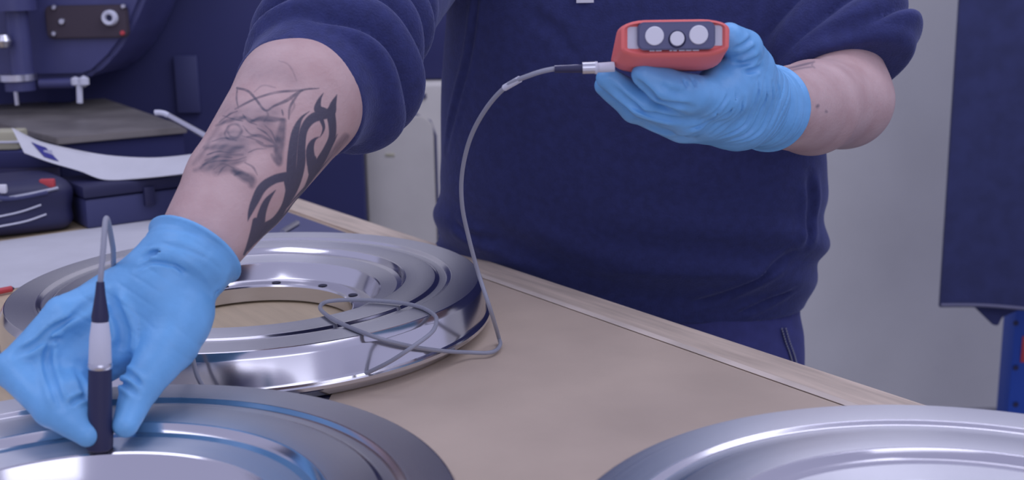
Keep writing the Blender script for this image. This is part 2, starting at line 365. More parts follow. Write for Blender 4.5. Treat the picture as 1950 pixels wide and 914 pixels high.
def hand(fing, palm, k, web=None):
    P = [(([at(*q) for q in pts]), rad) for pts, rad in fing.values()]
    pp = [at(*q) for q, _ in palm]; pr = [r for _, r in palm]
    wp = [at(*q) for q, _ in web] if web else None; wr = [r for _, r in web] if web else None
    def f(p):
        d = chain(p, pp, pr, .02)
        for pts, rad in P: d = smin(d, chain(p, pts, rad, .004), k)
        if wp: d = smin(d, chain(p, wp, wr, .015), .010)
        return d
    return f
hand_a = hand(A_f, A_palm, .007, A_web); hand_b = hand(B_f, B_palm, .007, B_web)
PHI = math.radians(15)
# torso rows: picture row, left and right outline, depth of the axis, half thickness
rows = []
for py, xl, xr, Y, ay in ((-210, 1010, 1390, 1.60, .085), (-175, 880, 1500, 1.60, .10), (-110, 845, 1545, 1.60, .125), (0, 842, 1540, 1.615, .14), (150, 834, 1552, 1.635, .15), (300, 832, 1560, 1.665, .155),
                          (400, 828, 1560, 1.69, .155), (470, 826, 1554, 1.71, .15), (515, 834, 1538, 1.735, .143), (560, 848, 1516, 1.742, .134), (585, 850, 1515, 1.745, .134), (615, 850, 1520, 1.742, .136), (700, 850, 1516, 1.73, .136), (760, 850, 1510, 1.73, .13)):
    L, R = at(xl, py, Y), at(xr, py, Y); hw = (R[0] - L[0]) / 2 * .985; ax = math.sqrt(max(hw * hw - (ay * math.sin(PHI)) ** 2, .001)) / math.cos(PHI)
    rows.append(((L[2] + R[2]) / 2, (L[0] + R[0]) / 2, Y, ax, ay))
rows = np.array(sorted(rows)); HEM = at(1200, 566, 1.72)[2]
def torso(p, off=0):
    z = np.clip(p[:, 2], rows[0, 0], rows[-1, 0]); cx, cy, ax, ay = (np.interp(z, rows[:, 0], rows[:, k]) for k in (1, 2, 3, 4))
    x, y = p[:, 0] - cx, p[:, 1] - cy; X = x * math.cos(PHI) - y * math.sin(PHI); Yv = x * math.sin(PHI) + y * math.cos(PHI)
    ax = ax + off; ay = ay + off
    # superellipse, a little squarer than an ellipse
    q = (np.abs(X / ax) ** 2.3 + np.abs(Yv / ay) ** 2.3) ** (1 / 2.3); d = (q - 1) * np.minimum(ax, ay)
    top = p[:, 2] - rows[-1, 0] - off; bot = rows[0, 0] - off - p[:, 2]
    return np.maximum(np.maximum(d, top), bot)
tc_ = rows[np.argmin(abs(rows[:, 0] - .9))]; TX, TY = tc_[1], tc_[2]
NECK = np.array([rows[-1, 1], rows[-1, 2], rows[-1, 0]]); HEAD = NECK + np.array([-.06, -.05, .20])
hipL, hipR = np.array([TX - .115, TY + .02, .70]), np.array([TX + .125, TY - .03, .70])
fL, fR = np.array([TX - .12, TY + .08, .08]), np.array([TX + .16, TY + .03, .08])
def body_sdf(p):
    d = torso(p, -.016)
    d = smin(d, cone(p, NECK - [0, 0, .06], HEAD - [0, 0, .06], .062, .058), .04)
    h = smin(ell(p, HEAD + [0, .01, .03], (.076, .097, .105)), ell(p, HEAD + [-.005, -.03, -.045], (.056, .062, .075)), .05)   # skull and jaw
    h = smin(h, cone(p, HEAD + [-.008, -.088, .02], HEAD + [-.01, -.108, -.022], .008, .0125), .014)   # nose
    h = smin(h, cone(p, HEAD + [-.03, -.086, -.055], HEAD + [.014, -.09, -.055], .006, .006), .006)    # lips
    for s in (-1, 1): h = smin(h, ell(p, HEAD + [s * .078, .015, 0], (.010, .02, .033)), .008)         # ears
    d = smin(d, h, .02)
    d = smin(d, np.minimum(arm_a(p), arm_b(p)), .012)
    d = np.minimum(d, np.minimum(hand_a(p), hand_b(p)) + .0035)
    for hp_, fp in ((hipL, fL), (hipR, fR)):
        kn = (hp_ + fp) / 2 + np.array([0, -.02, .02]); d = smin(d, chain(p, [hp_, kn, fp], [.078, .055, .042], .03), .03)
        d = smin(d, chain(p, [fp - [0, 0, .035], fp + [-.02, -.13, -.045]], [.036, .03], .02), .02)
    return d
Z3 = np.zeros(3)
person = thing('person', (TX, TY, 0), 'person in navy sweatshirt with rolled sleeves and blue gloves bending over the bench', 'person')
bv, bf = nets(body_sdf, (-.62, .70, -.03), (.62, 1.95, 1.86), .0058)
# refine the tattooed forearm
def subdivide(v, f, sel):
    """split the selected quads into 4, with matching splits on the quads around them (via triangles fan)"""
    bm_ = bmesh.new(); vs = [bm_.verts.new(p) for p in v]
    for q in f: bm_.faces.new([vs[i] for i in q])
    bm_.faces.ensure_lookup_table()
    tagged = [(bm_.faces[int(i)].edges[:], cuts) for ss, cuts in sel for i in np.nonzero(ss)[0]]
    for cuts in sorted({c for _, c in tagged}):
        ed = set()
        for es, c in tagged:
            if c == cuts: ed.update(e_ for e_ in es if e_.is_valid)
        bmesh.ops.subdivide_edges(bm_, edges=list(ed), cuts=cuts, use_grid_fill=True)
    return bm_
cen = bv[bf].mean(1)
axd = (aW - aC); axl = np.linalg.norm(axd); tt = ((cen - aC) @ axd) / axl / axl
sel = (tt > -.25) & (tt < 1.0) & (np.abs(arm_a(cen)) < .012)
selb = (np.minimum(np.abs(arm_b(cen)), np.abs(chain(cen, [bE, bM, bW], [.0510, .0530, .038], .006))) < .012) & (cen[:, 1] > 1.19) & (cen[:, 2] < 1.27)
bmb = subdivide(bv, bf, [(sel, 7), (selb, 3)])
bmesh.ops.triangulate(bmb, faces=[f for f in bmb.faces if len(f.verts) > 4])
bmb.verts.index_update()
V = np.array([v.co[:] for v in bmb.verts]); fresh = np.arange(len(V)) >= len(bv); V[fresh] = project_on(body_sdf, V[fresh], 2)
# ---- tattoo, painted on the skin as a vertex attribute
def stroke(q, pts, soft=1.0):
    """variable width stroke: returns 0..1 coverage"""
    P = np.array(pts, float); P = np.column_stack([360 + P[:, 0] / 2.344, 90 + P[:, 1] / 2.344, P[:, 2] / 2.344 / 2])
    P = np.array(catmull(P, 5)); best = np.full(len(q), 1e9)
    for i in range(len(P) - 1):
        a, b = P[i, :2], P[i + 1, :2]; ab = b - a; t = np.clip(((q - a) @ ab) / max(ab @ ab, 1e-9), 0, 1)
        best = np.minimum(best, np.linalg.norm(q - a - t[:, None] * ab, axis=1) - np.maximum(P[i, 2] + (P[i + 1, 2] - P[i, 2]) * t, .3))
    return np.clip(.5 - best / (2 * soft), 0, 1)
tribal = [[(537, 286, 2), (500, 318, 14), (476, 375, 34), (464, 450, 42), (458, 520, 44), (455, 580, 44), (448, 640, 36), (425, 710, 28), (385, 775, 26), (330, 825, 30), (290, 868, 20), (262, 905, 12)],
          [(600, 204, 2), (582, 235, 16), (575, 275, 36), (598, 292, 48)], [(660, 212, 3), (645, 250, 26), (632, 290, 44), (598, 300, 46)],
          [(598, 298, 48), (545, 322, 42), (512, 370, 36), (502, 440, 36), (500, 510, 40), (488, 580, 36), (465, 650, 26), (430, 712, 16), (380, 780, 10), (300, 860, 6)],
          [(632, 295, 42), (640, 350, 36), (638, 402, 32), (616, 455, 34), (588, 505, 40), (558, 550, 36), (536, 595, 20), (505, 650, 5)],
          [(548, 520, 46), (540, 470, 38), (545, 435, 28), (560, 412, 14), (580, 400, 3)], [(590, 320, 22), (601, 355, 14), (596, 380, 8), (584, 402, 2)],
          [(632, 440, 18), (648, 415, 10), (662, 388, 2)], [(548, 500, 44), (552, 545, 46), (545, 585, 22), (518, 630, 4)],
          [(450, 575, 44), (385, 588, 40), (328, 625, 42), (295, 685, 36), (274, 735, 22), (262, 776, 2)],
          [(438, 600, 30), (444, 645, 30), (424, 712, 28), (385, 772, 34), (330, 812, 44), (295, 845, 26), (276, 892, 5)],
          [(315, 805, 46), (326, 740, 36), (348, 685, 26), (386, 638, 3)], [(298, 775, 30), (282, 830, 22), (262, 890, 16), (246, 925, 10)],
          [(640, 480, 3), (560, 575, 9), (480, 680, 9), (400, 775, 8), (320, 850, 6), (262, 905, 5)], [(600, 520, 3), (520, 620, 7), (440, 710, 7), (360, 800, 5)]]
fade = [([(700, 400, 26), (640, 470, 26), (570, 555, 18), (520, 620, 8)], .45, 3), ([(420, 330, 22), (408, 400, 34), (400, 470, 34), (402, 515, 24)], .62, 3),
        ([(200, 550, 20), (245, 578, 30), (275, 590, 34), (280, 615, 20)], .60, 4), ([(250, 515, 4), (285, 535, 8), (305, 570, 3)], .5, 1),
        ([(215, 182, 8), (262, 195, 9), (295, 228, 9), (340, 282, 8), (380, 262, 8), (440, 235, 12), (505, 192, 8), (580, 183, 3)], .62, 1),
        ([(206, 276, 6), (250, 252, 8), (310, 224, 8), (400, 200, 9), (505, 192, 8)], .55, 1), ([(445, 320, 5), (450, 270, 9), (475, 225, 8), (500, 195, 5)], .6, 1),
        ([(280, 330, 8), (330, 318, 20), (380, 322, 18), (425, 322, 6)], .6, 2), ([(120, 350, 6), (170, 330, 14), (240, 315, 14), (290, 330, 6)], .45, 2),
        ([(170, 372, 8), (185, 348, 8), (215, 345, 8), (235, 372, 8), (215, 402, 10), (185, 398, 8), (170, 372, 8)], .5, 2), ([(185, 380, 16), (225, 378, 16)], .35, 5),
        ([(260, 400, 5), (310, 395, 12), (355, 412, 10), (392, 440, 4)], .55, 1.5), ([(300, 420, 4), (340, 440, 10), (392, 440, 8)], .5, 1.5), ([(305, 360, 3), (345, 385, 6), (385, 430, 3)], .5, 1),
        ([(340, 350, 3), (370, 380, 6), (392, 435, 3)], .45, 1), ([(70, 450, 10), (130, 445, 22), (200, 455, 24), (240, 445, 6)], .55, 3), ([(50, 540, 6), (100, 500, 10), (160, 480, 12), (240, 480, 5)], .5, 2),
        ([(25, 550, 10), (110, 530, 20), (190, 520, 18), (250, 505, 5)], .45, 4), ([(20, 520, 10), (60, 470, 12), (100, 400, 12), (150, 330, 10)], .35, 4), ([(120, 560, 18), (180, 545, 24), (225, 560, 16)], .38, 5),
        ([(215, 185, 5), (212, 230, 7), (220, 272, 4)], .5, 1), ([(290, 200, 3), (330, 170, 5), (385, 180, 4)], .3, 1.5), ([(300, 120, 60), (390, 110, 70), (470, 150, 50)], .14, 12), ([(180, 300, 60), (280, 300, 70), (380, 290, 60)], .30, 14), ([(90, 530, 40), (160, 500, 50), (240, 470, 40)], .34, 10), ([(330, 330, 40), (370, 370, 50), (390, 420, 40)], .28, 9), ([(140, 390, 30), (160, 420, 40), (230, 430, 40)], .3, 8),
        ([(90, 500, 60), (180, 440, 90), (300, 400, 80), (370, 420, 50)], .30, 14), ([(415, 280, 4), (418, 295, 6), (420, 305, 3)], .7, 1),
        ([(135, 335, 3), (180, 300, 6), (215, 285, 5)], .5, 1), ([(150, 305, 3), (190, 318, 5), (240, 330, 4)], .5, 1), ([(240, 300, 4), (265, 330, 7), (300, 345, 4)], .55, 1.2), ([(345, 282, 4), (352, 305, 8), (335, 330, 5)], .5, 1.5),
        ([(240, 350, 3), (270, 385, 6), (300, 395, 4)], .5, 1), ([(175, 352, 4), (160, 385, 8), (175, 410, 7), (210, 415, 5)], .5, 1.5), ([(235, 395, 3), (290, 410, 5), (330, 428, 4)], .5, 1), ([(105, 420, 3), (150, 405, 6), (200, 410, 4)], .45, 1.2),
        ([(80, 480, 3), (130, 465, 7), (180, 470, 5), (230, 462, 3)], .6, 1), ([(70, 505, 3), (120, 488, 5), (190, 492, 4)], .55, 1), ([(60, 525, 3), (120, 508, 6), (200, 505, 5), (255, 490, 3)], .5, 1), ([(110, 545, 3), (150, 520, 5), (200, 540, 4)], .5, 1), ([(130, 570, 3), (150, 540, 5), (175, 525, 3)], .5, 1),
        ([(265, 470, 3), (300, 455, 5), (345, 452, 3)], .45, 1), ([(370, 480, 10), (385, 505, 14), (402, 520, 8)], .5, 2), ([(455, 225, 4), (470, 260, 6), (450, 300, 5)], .4, 2), ([(205, 570, 6), (232, 560, 12), (262, 570, 10)], .55, 2), ([(400, 60, 2), (440, 75, 4), (465, 110, 4), (480, 150, 3)], .3, 1.5)]
def raw(pts): return [((x - 360) * 2.344, (y - 90) * 2.344, w_ * 2.344) for x, y, w_ in pts]
tat = np.zeros(len(V)); cb_ = np.nonzero((np.abs(arm_b(V)) < .02) & (((CAM - V) * grad(body_sdf, V)).sum(1) > 0))[0]; qb = proj(V[cb_]); tb = np.zeros(len(cb_))
for s_, al in ((raw([(1497, 131, 2), (1515, 127, 4), (1535, 122, 4), (1550, 118, 2)]), .7), (raw([(1505, 135, 2), (1525, 130, 3), (1548, 127, 2)]), .6), (raw([(1550, 117, 2), (1546, 124, 2), (1551, 129, 2)]), .6),
               (raw([(1556, 203, 5), (1558, 201, 5)]), .7), (raw([(1573, 212, 4), (1574, 213, 4)]), .6), (raw([(1511, 229, 4), (1512, 230, 4)]), .4)): tb = np.maximum(tb, al * stroke(qb, s_, 2.0))
tat[cb_] = tb; tv = ((V - aC) @ axd) / axl / axl; cand = np.nonzero((tv > -.4) & (tv < 1.05) & (np.abs(arm_a(V)) < .02))[0]
g_ = grad(body_sdf, V[cand]); face_cam = ((CAM - V[cand]) * g_).sum(1) > 0; cand = cand[face_cam]; q_ = proj(V[cand]); acc_ = np.zeros(len(cand))
for s_ in tribal: acc_ = np.maximum(acc_, .93 * stroke(q_, s_, 1.0))
gacc = np.zeros(len(cand))
for s_, al, so in fade: gacc = 1 - (1 - gacc) * (1 - min(.8, al * 1.25) * stroke(q_, [(x_, y_, w_ * 1.25) for x_, y_, w_ in s_], so))
gacc *= .9 + .3 * wnoise(V[cand], 700, 3)
tat[cand] = np.clip(np.maximum(acc_, gacc), 0, 1)
me = bpy.data.meshes.new('body')
for v, c in zip(bmb.verts, local(person, V)): v.co = c
for f_ in bmb.faces: f_.smooth = True
bmb.to_mesh(me); bmb.free()
nr = np.empty(len(V) * 3, np.float32); me.vertices.foreach_get('normal', nr); nr = nr.reshape(-1, 3)
arms = lambda p: np.minimum(arm_a(p), arm_b(p))
on_arm = np.nonzero(np.abs(arms(V)) < .0008)[0]; ga_ = grad(arms, V[on_arm]); nr[on_arm] = ga_ / np.linalg.norm(ga_, axis=1)[:, None]
me.normals_split_custom_set_from_vertices([tuple(map(float, q)) for q in nr])
at_ = me.attributes.new('tattoo', 'FLOAT', 'POINT'); at_.data.foreach_set('value', tat.astype(np.float32))
body = bpy.data.objects.new('body', me); me.materials.append(M_SKIN); link(body, person)
tag(body, 'bare tattooed forearms')
# ---- sweatshirt
sa_C = at(567, 200, 1.128); an = (aC - aE) / np.linalg.norm(aC - aE)
sb_C = at(1592, 150, 1.452); bn_ = (bE - bS) / np.linalg.norm(bE - bS)
frA = np.linalg.norm(aE - aS)
def puffs(p, c, ax, u, lam, skew, seed, h0, h1, amp):
    """soft cloth rolls stacked along a pushed-up sleeve: rounded crests, narrow valleys"""
    q = p - c; h = q @ ax; v = np.cross(ax, u); a = q @ u / .08; b = q @ v / .08
    ph = (h + skew[0] * .02 * a + skew[1] * .02 * b + .012 * wnoise(p, 26, seed)) * math.pi / lam
    crest = (np.sin(ph) ** 2 + .012) ** .31 - .62
    m = np.clip((h - h0) / .012, 0, 1) * np.clip((h1 - h) / .06, 0, 1)
    return -amp * crest * m * (1 + .45 * wnoise(p, 22, seed + 1))
ua = np.cross(an, [0, 0, 1.0]); ua /= np.linalg.norm(ua)
def sleeve_a(p):
    d = chain(p, [sa_C + an * .03, aE], [.0640, .0690], .01); d = smin(d, chain(p, [aE, aS], [.0715, .095], .01), .03)
    d = smin(d, ball(p, at(700, 190, 1.215), .040), .05); d = smin(d, ball(p, at(610, 85, 1.205), .052), .03)
    d = d + puffs(p, sa_C, -an, ua, .047, (1.3, .6), 61, .036, .26, .020)
    return -smin(-d, -((p - sa_C) @ an), .007)
def sleeve_b(p):
    d = chain(p, [bS, sb_C + bn_ * .03], [.100, .071], .03)
    d = smin(d, ball(p, sb_C + np.array([.045, -.01, .055]), .045), .04)
    d = d + puffs(p, sb_C, -bn_, np.array([1.0, 0, 0]), .048, (-2.2, .4), 71, .016, .26, .017)
    return -smin(-d, -((p - sb_C) @ bn_), .007)
def recess(p, d, c, n, arm, depth):
    h = (p - c) @ n; cut = np.maximum(arm - .004, -(h + depth)); return np.maximum(d, -cut)
WB = [(at(1480, 470, 1.55), at(1330, 520, 1.52), .012), (at(1500, 520, 1.56), at(1390, 600, 1.54), .010), (at(850, 300, 1.62), at(880, 120, 1.55), .010)]
def traced(hs, curves, ymax=1.4):
    out = []
    for pts, dep, wid in curves:
        P = [hit(hs, x, y, .6) for x, y in pts]; P = [p for p in P if p[1] < ymax]
        if len(P) > 1: out.append((np.array(catmull(P, 5)), dep, wid))
    return out
def carve(p, cr):
    o = np.zeros(len(p))
    for P, dep, wid in cr:
        lo_, hi_ = P.min(0) - 3 * wid, P.max(0) + 3 * wid; m = np.nonzero(((p > lo_) & (p < hi_)).all(1))[0]
        if not len(m): continue
        q = p[m]; best = np.full(len(m), 1e9); tt_ = np.zeros(len(m)); n_s = len(P) - 1
        for i in range(n_s):
            a, ab = P[i], P[i + 1] - P[i]; t = np.clip(((q - a) @ ab) / max(ab @ ab, 1e-12), 0, 1); dd = np.linalg.norm(q - a - t[:, None] * ab, axis=1)
            w_ = dd < best; best = np.where(w_, dd, best); tt_ = np.where(w_, (i + t) / n_s, tt_)
        fadeo = np.clip(np.minimum(tt_, 1 - tt_) * 5, .15, 1)
        o[m] += fadeo * (dep * np.exp(-(best / wid) ** 2) - .45 * dep * np.exp(-((best - 1.9 * wid) / (1.1 * wid)) ** 2))
    return o
CR_S = traced(lambda p: torso(p, .0015), [([(912, -40), (900, 60), (888, 130), (866, 210), (846, 290)], .0055, .0045), ([(1300, 585), (1380, 560), (1450, 525), (1510, 480)], .006, .006), ([(1400, 600), (1455, 575), (1512, 545)], .005, .005),
    ([(860, 420), (900, 450), (960, 462)], .004, .007), ([(1120, 420), (1135, 440), (1150, 448)], .0015, .003), ([(1540, 330), (1545, 400), (1530, 470)], .006, .007), ([(1000, 20), (1060, 60), (1100, 120)], .003, .009)], 1.9)
def shirt_sdf(p):
    t = np.maximum(torso(p, .0015), HEM - p[:, 2]) + .004 * wnoise(p, 14, 5) + .0016 * wnoise(p, 34, 8)
    # soft drag folds near the hem and the side
    zf = np.exp(-((p[:, 2] - (HEM + .10)) / .06) ** 2)
    t = t - .004 * zf * np.sin(p[:, 2] * 80 + p[:, 0] * 26 + 1.5 * np.sin(p[:, 0] * 13))
    t = t + carve(p, CR_S)
    d = smin(t, cone(p, NECK - [0, 0, .05], NECK + [0, -.01, .015], .085, .075), .03)
    a = sleeve_a(p) + .0022 * wnoise(p, 75, 11); b = sleeve_b(p) + .002 * wnoise(p, 70, 12)
    d = smin(d, a, .025); d = smin(d, b, .02)
    return d
sv, sf = nets(shirt_sdf, (-.45, 1.02, HEM - .03), (.60, 1.95, 1.52), .0042)
shirt = fast_mesh('sweatshirt', sv, sf, M_NAVY, person)
# ---- trousers
def trousers_sdf(p):
    z = p[:, 2]; d = np.maximum(torso(p, -.004), np.maximum(z - (HEM + .02), .66 - z))
    for hp_, fp in ((hipL, fL), (hipR, fR)):
        kn = (hp_ + fp) / 2 + np.array([0, -.02, .02]); d = smin(d, chain(p, [hp_ + [0, 0, .02], kn, fp], [.110, .088, .078], .03), .05)
    d = np.maximum(d, .045 - z)
    return d + .003 * wnoise(p, 30, 21)
tv_, tf_ = nets(trousers_sdf, (TX - .45, TY - .40, .0), (TX + .45, TY + .40, HEM + .10), .0075)
trous = fast_mesh('trousers', tv_, tf_, M_TROUS, person)
zp = [hit(trousers_sdf, x, y, 1.0) for x, y in ((1493, 626), (1500, 650), (1508, 672), (1513, 690), (1516, 705))]
b = bmesh.new(); add_tube(b, catmull([q + (CAM - q) * .0015 for q in zp], 6), .0045, 8); zo = bm_obj('zipper', b, M_TROUS, trous)
b = bmesh.new()
for q in catmull(zp, 5)[::1]:
    for dx in (-.0028, .0028): add_box(b, (q + (CAM - q) * .0042 + [dx - .0008, -.001, -.0012]), (q + (CAM - q) * .0042 + [dx + .0008, .001, .0012]))
zt_o = bm_obj('zip_teeth', b, M_TEETH, trous); zt_o['kind'] = 'stuff'
for fp in (fL, fR):
    def shoe(p, fp=fp): return np.maximum(smin(chain(p, [fp + [0, .02, -.03], fp + [-.02, -.16, -.04]], [.05, .044], .03), cone(p, fp + [0, .01, 0], fp + [0, .01, .06], .055, .06), .03), .002 - p[:, 2])
    xv, xf = nets(shoe, fp + [-.1, -.26, -.09], fp + [.1, .12, .14], .008); fast_mesh('boot', xv, xf, M_SHOE, person)
for s_ in (-1, 1):
    b = bmesh.new(); add_lathe(b, [(0, .0125), (.0055, .0115), (.009, .0085), (.0125, 0), (.009, -.009), (0, -.0125)], frame(HEAD + [s_ * .032, -.082, .012], (0, -1, 0)), 18); bm_obj('eye', b, M_WHITEPL, person)
    b = bmesh.new(); add_lathe(b, [(0, .0132), (.0045, .0126), (.0050, .0118)], frame(HEAD + [s_ * .032, -.082, .012], (0, -1, 0)), 16); bm_obj('iris', b, M_HAIR, person)
def hair_sdf(p): return np.maximum(np.maximum(ell(p, HEAD + [0, .016, .036], (.083, .100, .109)), -(p[:, 2] - HEAD[2] - .02 - (HEAD[1] - .02 - p[:, 1]) * .9)), 0 * p[:, 0] - 1)
hv, hf = nets(hair_sdf, HEAD - .16, HEAD + .17, .007); fast_mesh('hair', hv, hf, M_HAIR, person)
# ---- gloves
D, W_ = .0030, .0022
CR_A = traced(hand_a, [([(30, 676), (70, 655), (100, 628), (158, 592)], .0042, .0026), ([(84, 655), (105, 645), (116, 648)], D, W_), ([(222, 703), (245, 712), (272, 737)], D, W_), ([(219, 722), (240, 734), (262, 752)], D, W_), ([(222, 742), (242, 752)], .002, .002),
    ([(96, 645), (90, 690), (104, 740), (116, 775)], .0042, .003), ([(132, 772), (150, 760), (168, 755)], D, W_), ([(270, 497), (300, 482), (345, 490), (388, 518)], .0045, .0026), ([(258, 515), (290, 500), (330, 505)], .002, .002), ([(330, 500), (352, 518)], .002, .002),
    ([(204, 560), (226, 600), (236, 640), (226, 670)], .0060, .0042), ([(385, 482), (412, 510), (418, 548)], D, .0026), ([(300, 470), (340, 466), (385, 488), (405, 520)], .0025, .002), ([(405, 560), (420, 530), (428, 505)], D, W_), ([(140, 600), (180, 575), (215, 565)], .002, .004), ([(150, 690), (158, 730), (170, 770)], .002, .003)])
CR_B = traced(hand_b, [([(1208, 147), (1240, 176), (1280, 195), (1318, 205)], .0048, .0030), ([(1160, 160), (1200, 196), (1250, 220), (1305, 230)], .0045, .0028), ([(1370, 262), (1418, 236), (1438, 192), (1444, 150)], D, W_), ([(1385, 268), (1430, 246), (1452, 202), (1458, 152)], D, W_),
    ([(1400, 270), (1445, 250), (1466, 206), (1470, 158)], D, W_), ([(1355, 256), (1398, 226), (1416, 188)], D, W_), ([(1340, 246), (1380, 221), (1404, 172)], D, W_), ([(1328, 236), (1362, 214), (1388, 176)], .0024, W_), ([(1310, 246), (1345, 232), (1372, 204)], .0024, W_),
    ([(1398, 92), (1418, 84), (1432, 72)], D, .0024), ([(1400, 108), (1424, 100), (1440, 90)], D, .0024), ([(1405, 122), (1428, 117), (1446, 108)], D, .0024), ([(1418, 138), (1436, 134), (1450, 128)], .0024, W_), ([(1300, 152), (1310, 168)], .0022, .002), ([(1316, 150), (1326, 166)], .0022, .002),
    ([(1230, 235), (1270, 250), (1320, 258)], .002, .003), ([(1480, 150), (1484, 190), (1466, 240)], .002, .002), ([(1255, 160), (1275, 172), (1300, 180)], .0015, .003)])
def glove(name, hs, wrist, dirv, cuff, arm, seed, palmc, flare, cr=()):
    dirv = dirv / np.linalg.norm(dirv)
    def f(p):
        h = (p - wrist) @ dirv                                      # towards the elbow
        d = smin(hs(p), np.maximum(arm(p) - .0030 - flare * np.clip(h / cuff, 0, 1), -h - .02), .012)
        # stretch creases around the wrist and over the back of the hand
        r_ = p - wrist; cre = lambda x: (1 - np.abs(np.sin(x))) ** 3
        wv = np.exp(-((h - cuff + .016) / .018) ** 2); n1 = wnoise(p, 40, seed); n2 = wnoise(p, 55, seed + 4)
        d = d + .0026 * wv * np.clip(.6 + n2, 0, 1.3) * cre(h * 200 + 2.6 * n1 + 14 * (r_ @ palmc))
        d = d + .0020 * np.clip(.35 + 1.2 * n2, 0, 1.2) * cre((r_ @ palmc) * 200 + 2.4 * n1 + h * 60) * np.exp(-((h + .055) / .05) ** 2)
        d = d + carve(p, cr)
        d = d - .0010 * wnoise(p, 85, seed + 2) - .0004 * wnoise(p, 210, seed + 3)
        ec = wrist + dirv * cuff
        bead = np.hypot(arm(p) - .0018 - flare, (h - cuff)) - .0022       # rolled bead of the cuff
        d = np.minimum(np.maximum(d, h - cuff), bead)
        return np.where((h > cuff - .012) & (h < cuff + .01), np.maximum(d, -np.maximum(arm(p) - .0012, -(h - cuff + .009))), d)
    return f
gA = glove('glove', hand_a, aW, aM - aW, .006, arm_a, 31, np.array([.7, .1, .7]), .0045, CR_A); gB = glove('glove', hand_b, bW, bM - bW, .006, arm_b, 41, np.array([.75, .3, -.6]), .0025, CR_B)
gv, gf = nets(gA, (-.48, .84, .90), (-.17, 1.08, 1.16), .0016); glA = fast_mesh('glove', gv, gf, M_GLOVE, person); tag(glA, 'blue glove pinching the black probe')
gv, gf = nets(gB, (.05, .98, 1.08), (.34, 1.28, 1.30), .0016); glB = fast_mesh('glove', gv, gf, M_GLOVE, person); tag(glB, 'blue glove cradling the orange gauge')
# ---- small white tag at the chest
tp = at(1116, -4, 1.40); tp = hit(shirt_sdf, 1116, -4, .9)
b = bmesh.new(); add_box(b, (-.012, -.0008, -.006), (.012, .0008, .012), .0004, Matrix.Translation(tp + (CAM - tp) * .0012)); bm_obj('chest_tag', b, M_WHITEPL, shirt)
# ================================================================== GAUGE
gc = at(1284, 74, 1.0)
gauge = thing('handheld_gauge', tuple(gc), 'orange rubber cased handheld gauge held up in the blue glove', 'gauge')
def gsec(Y, xl, xr, yt, yb, r, skew=0):
    a, b_, c_, d_ = at(xl + skew, yt, Y), at(xr, yt - 3, Y), at(xr - skew * 1.3, yb - 4, Y), at(xl - skew, yb, Y)
    ex, ey = b_ - a, d_ - a; out = []
    for (u, v) in rrect(0, 0, 1, 1, r, 6):
        top = a + (b_ - a) * u; bot = d_ + (c_ - d_) * u; out.append(bot + (top - bot) * v)
    return out
secs = [gsec(1.004, 1196, 1374, 48, 97, .16), gsec(1.0, 1189, 1381, 44, 103, .2), gsec(1.001, 1183, 1387, 40, 108, .24), gsec(1.006, 1180, 1390, 39, 113, .28, 2), gsec(1.020, 1174, 1389, 39, 126, .26, 8), gsec(1.036, 1169, 1386, 39, 136, .24, 10),
        gsec(1.055, 1171, 1382, 41, 139, .24, 8), gsec(1.085, 1178, 1378, 44, 134, .24, 4), gsec(1.105, 1186, 1374, 48, 126, .28), gsec(1.112, 1200, 1362, 58, 115, .3)]
b = bmesh.new(); rr = [[b.verts.new(p) for p in s] for s in secs]; n_ = len(rr[0])
for i in range(len(rr) - 1):
    for k in range(n_): b.faces.new((rr[i][k], rr[i][(k + 1) % n_], rr[i + 1][(k + 1) % n_], rr[i + 1][k]))
b.faces.new(rr[-1]); b.faces.new(rr[0])
holster = bm_obj('holster', b, M_ORANGE, gauge, sharp=50)
def fpt(x, y, out=0): p = at(x, y, 1.004); return p + np.array([0, -1, 0]) * out
def fplate(name, x0, y0, x1, y1, rpx, th0, th1, m, parent, bev=.0008, sl=-2.2):
    b = bmesh.new(); poly = rrect(x0, y0, x1, y1, rpx, 6); mid = (x0 + x1) / 2
    A = [b.verts.new(fpt(x, y + (x - mid) / (x1 - x0) * sl, th0)) for x, y in poly]; B = [b.verts.new(fpt(x, y + (x - mid) / (x1 - x0) * sl, th1)) for x, y in poly]; n = len(poly)
    b.faces.new(A); b.faces.new(B)
    for i in range(n): b.faces.new((A[i], A[(i + 1) % n], B[(i + 1) % n], B[i]))
    bmesh.ops.recalc_face_normals(b, faces=b.faces[:])
    if bev: bmesh.ops.bevel(b, geom=[e for e in b.edges if all(len(f.verts) > 4 or True for f in e.link_faces) and any(len(f.verts) > 6 for f in e.link_faces)], offset=bev, segments=2, affect='EDGES')
    return bm_obj(name, b, m, parent)
fplate('end_window', 1194, 51, 1217, 93, 2, -.001, .0008, M_LIGHTGREY, gauge, .0003, 0)
fplate('end_window', 1357, 48, 1376, 87, 2, -.001, .0008, M_LIGHTGREY, gauge, .0003, 0)
plate = fplate('end_plate', 1213, 41, 1360, 94, 13, -.001, .0062, M_SLATE, gauge, .0012)
for x, y, r in ((1244.5, 67.5, 17.5), (1287.5, 72.5, 13.5), (1328, 65.5, 17.5)):
    p = fpt(x, y); p[1] = 1.004 - .0062; s = np.linalg.norm(p - CAM) / F
    b = bmesh.new(); add_lathe(b, [(0, .0016), (r * s * .93, .0016), (r * s, .0010), (r * s, -.0006)], frame(p, (0, -1, 0)), 32); bm_obj('contact_disc', b, M_WHITEPL, plate)
    if r < 15:
        b = bmesh.new(); add_lathe(b, [(r * s * 1.03, .0004), (r * s * 1.12, .0010), (r * s * 1.22, .0002)], frame(p + [0, 0, -.0006], (0, -1, 0)), 32); bm_obj('disc_rim', b, M_BLACK, plate)
b = bmesh.new()
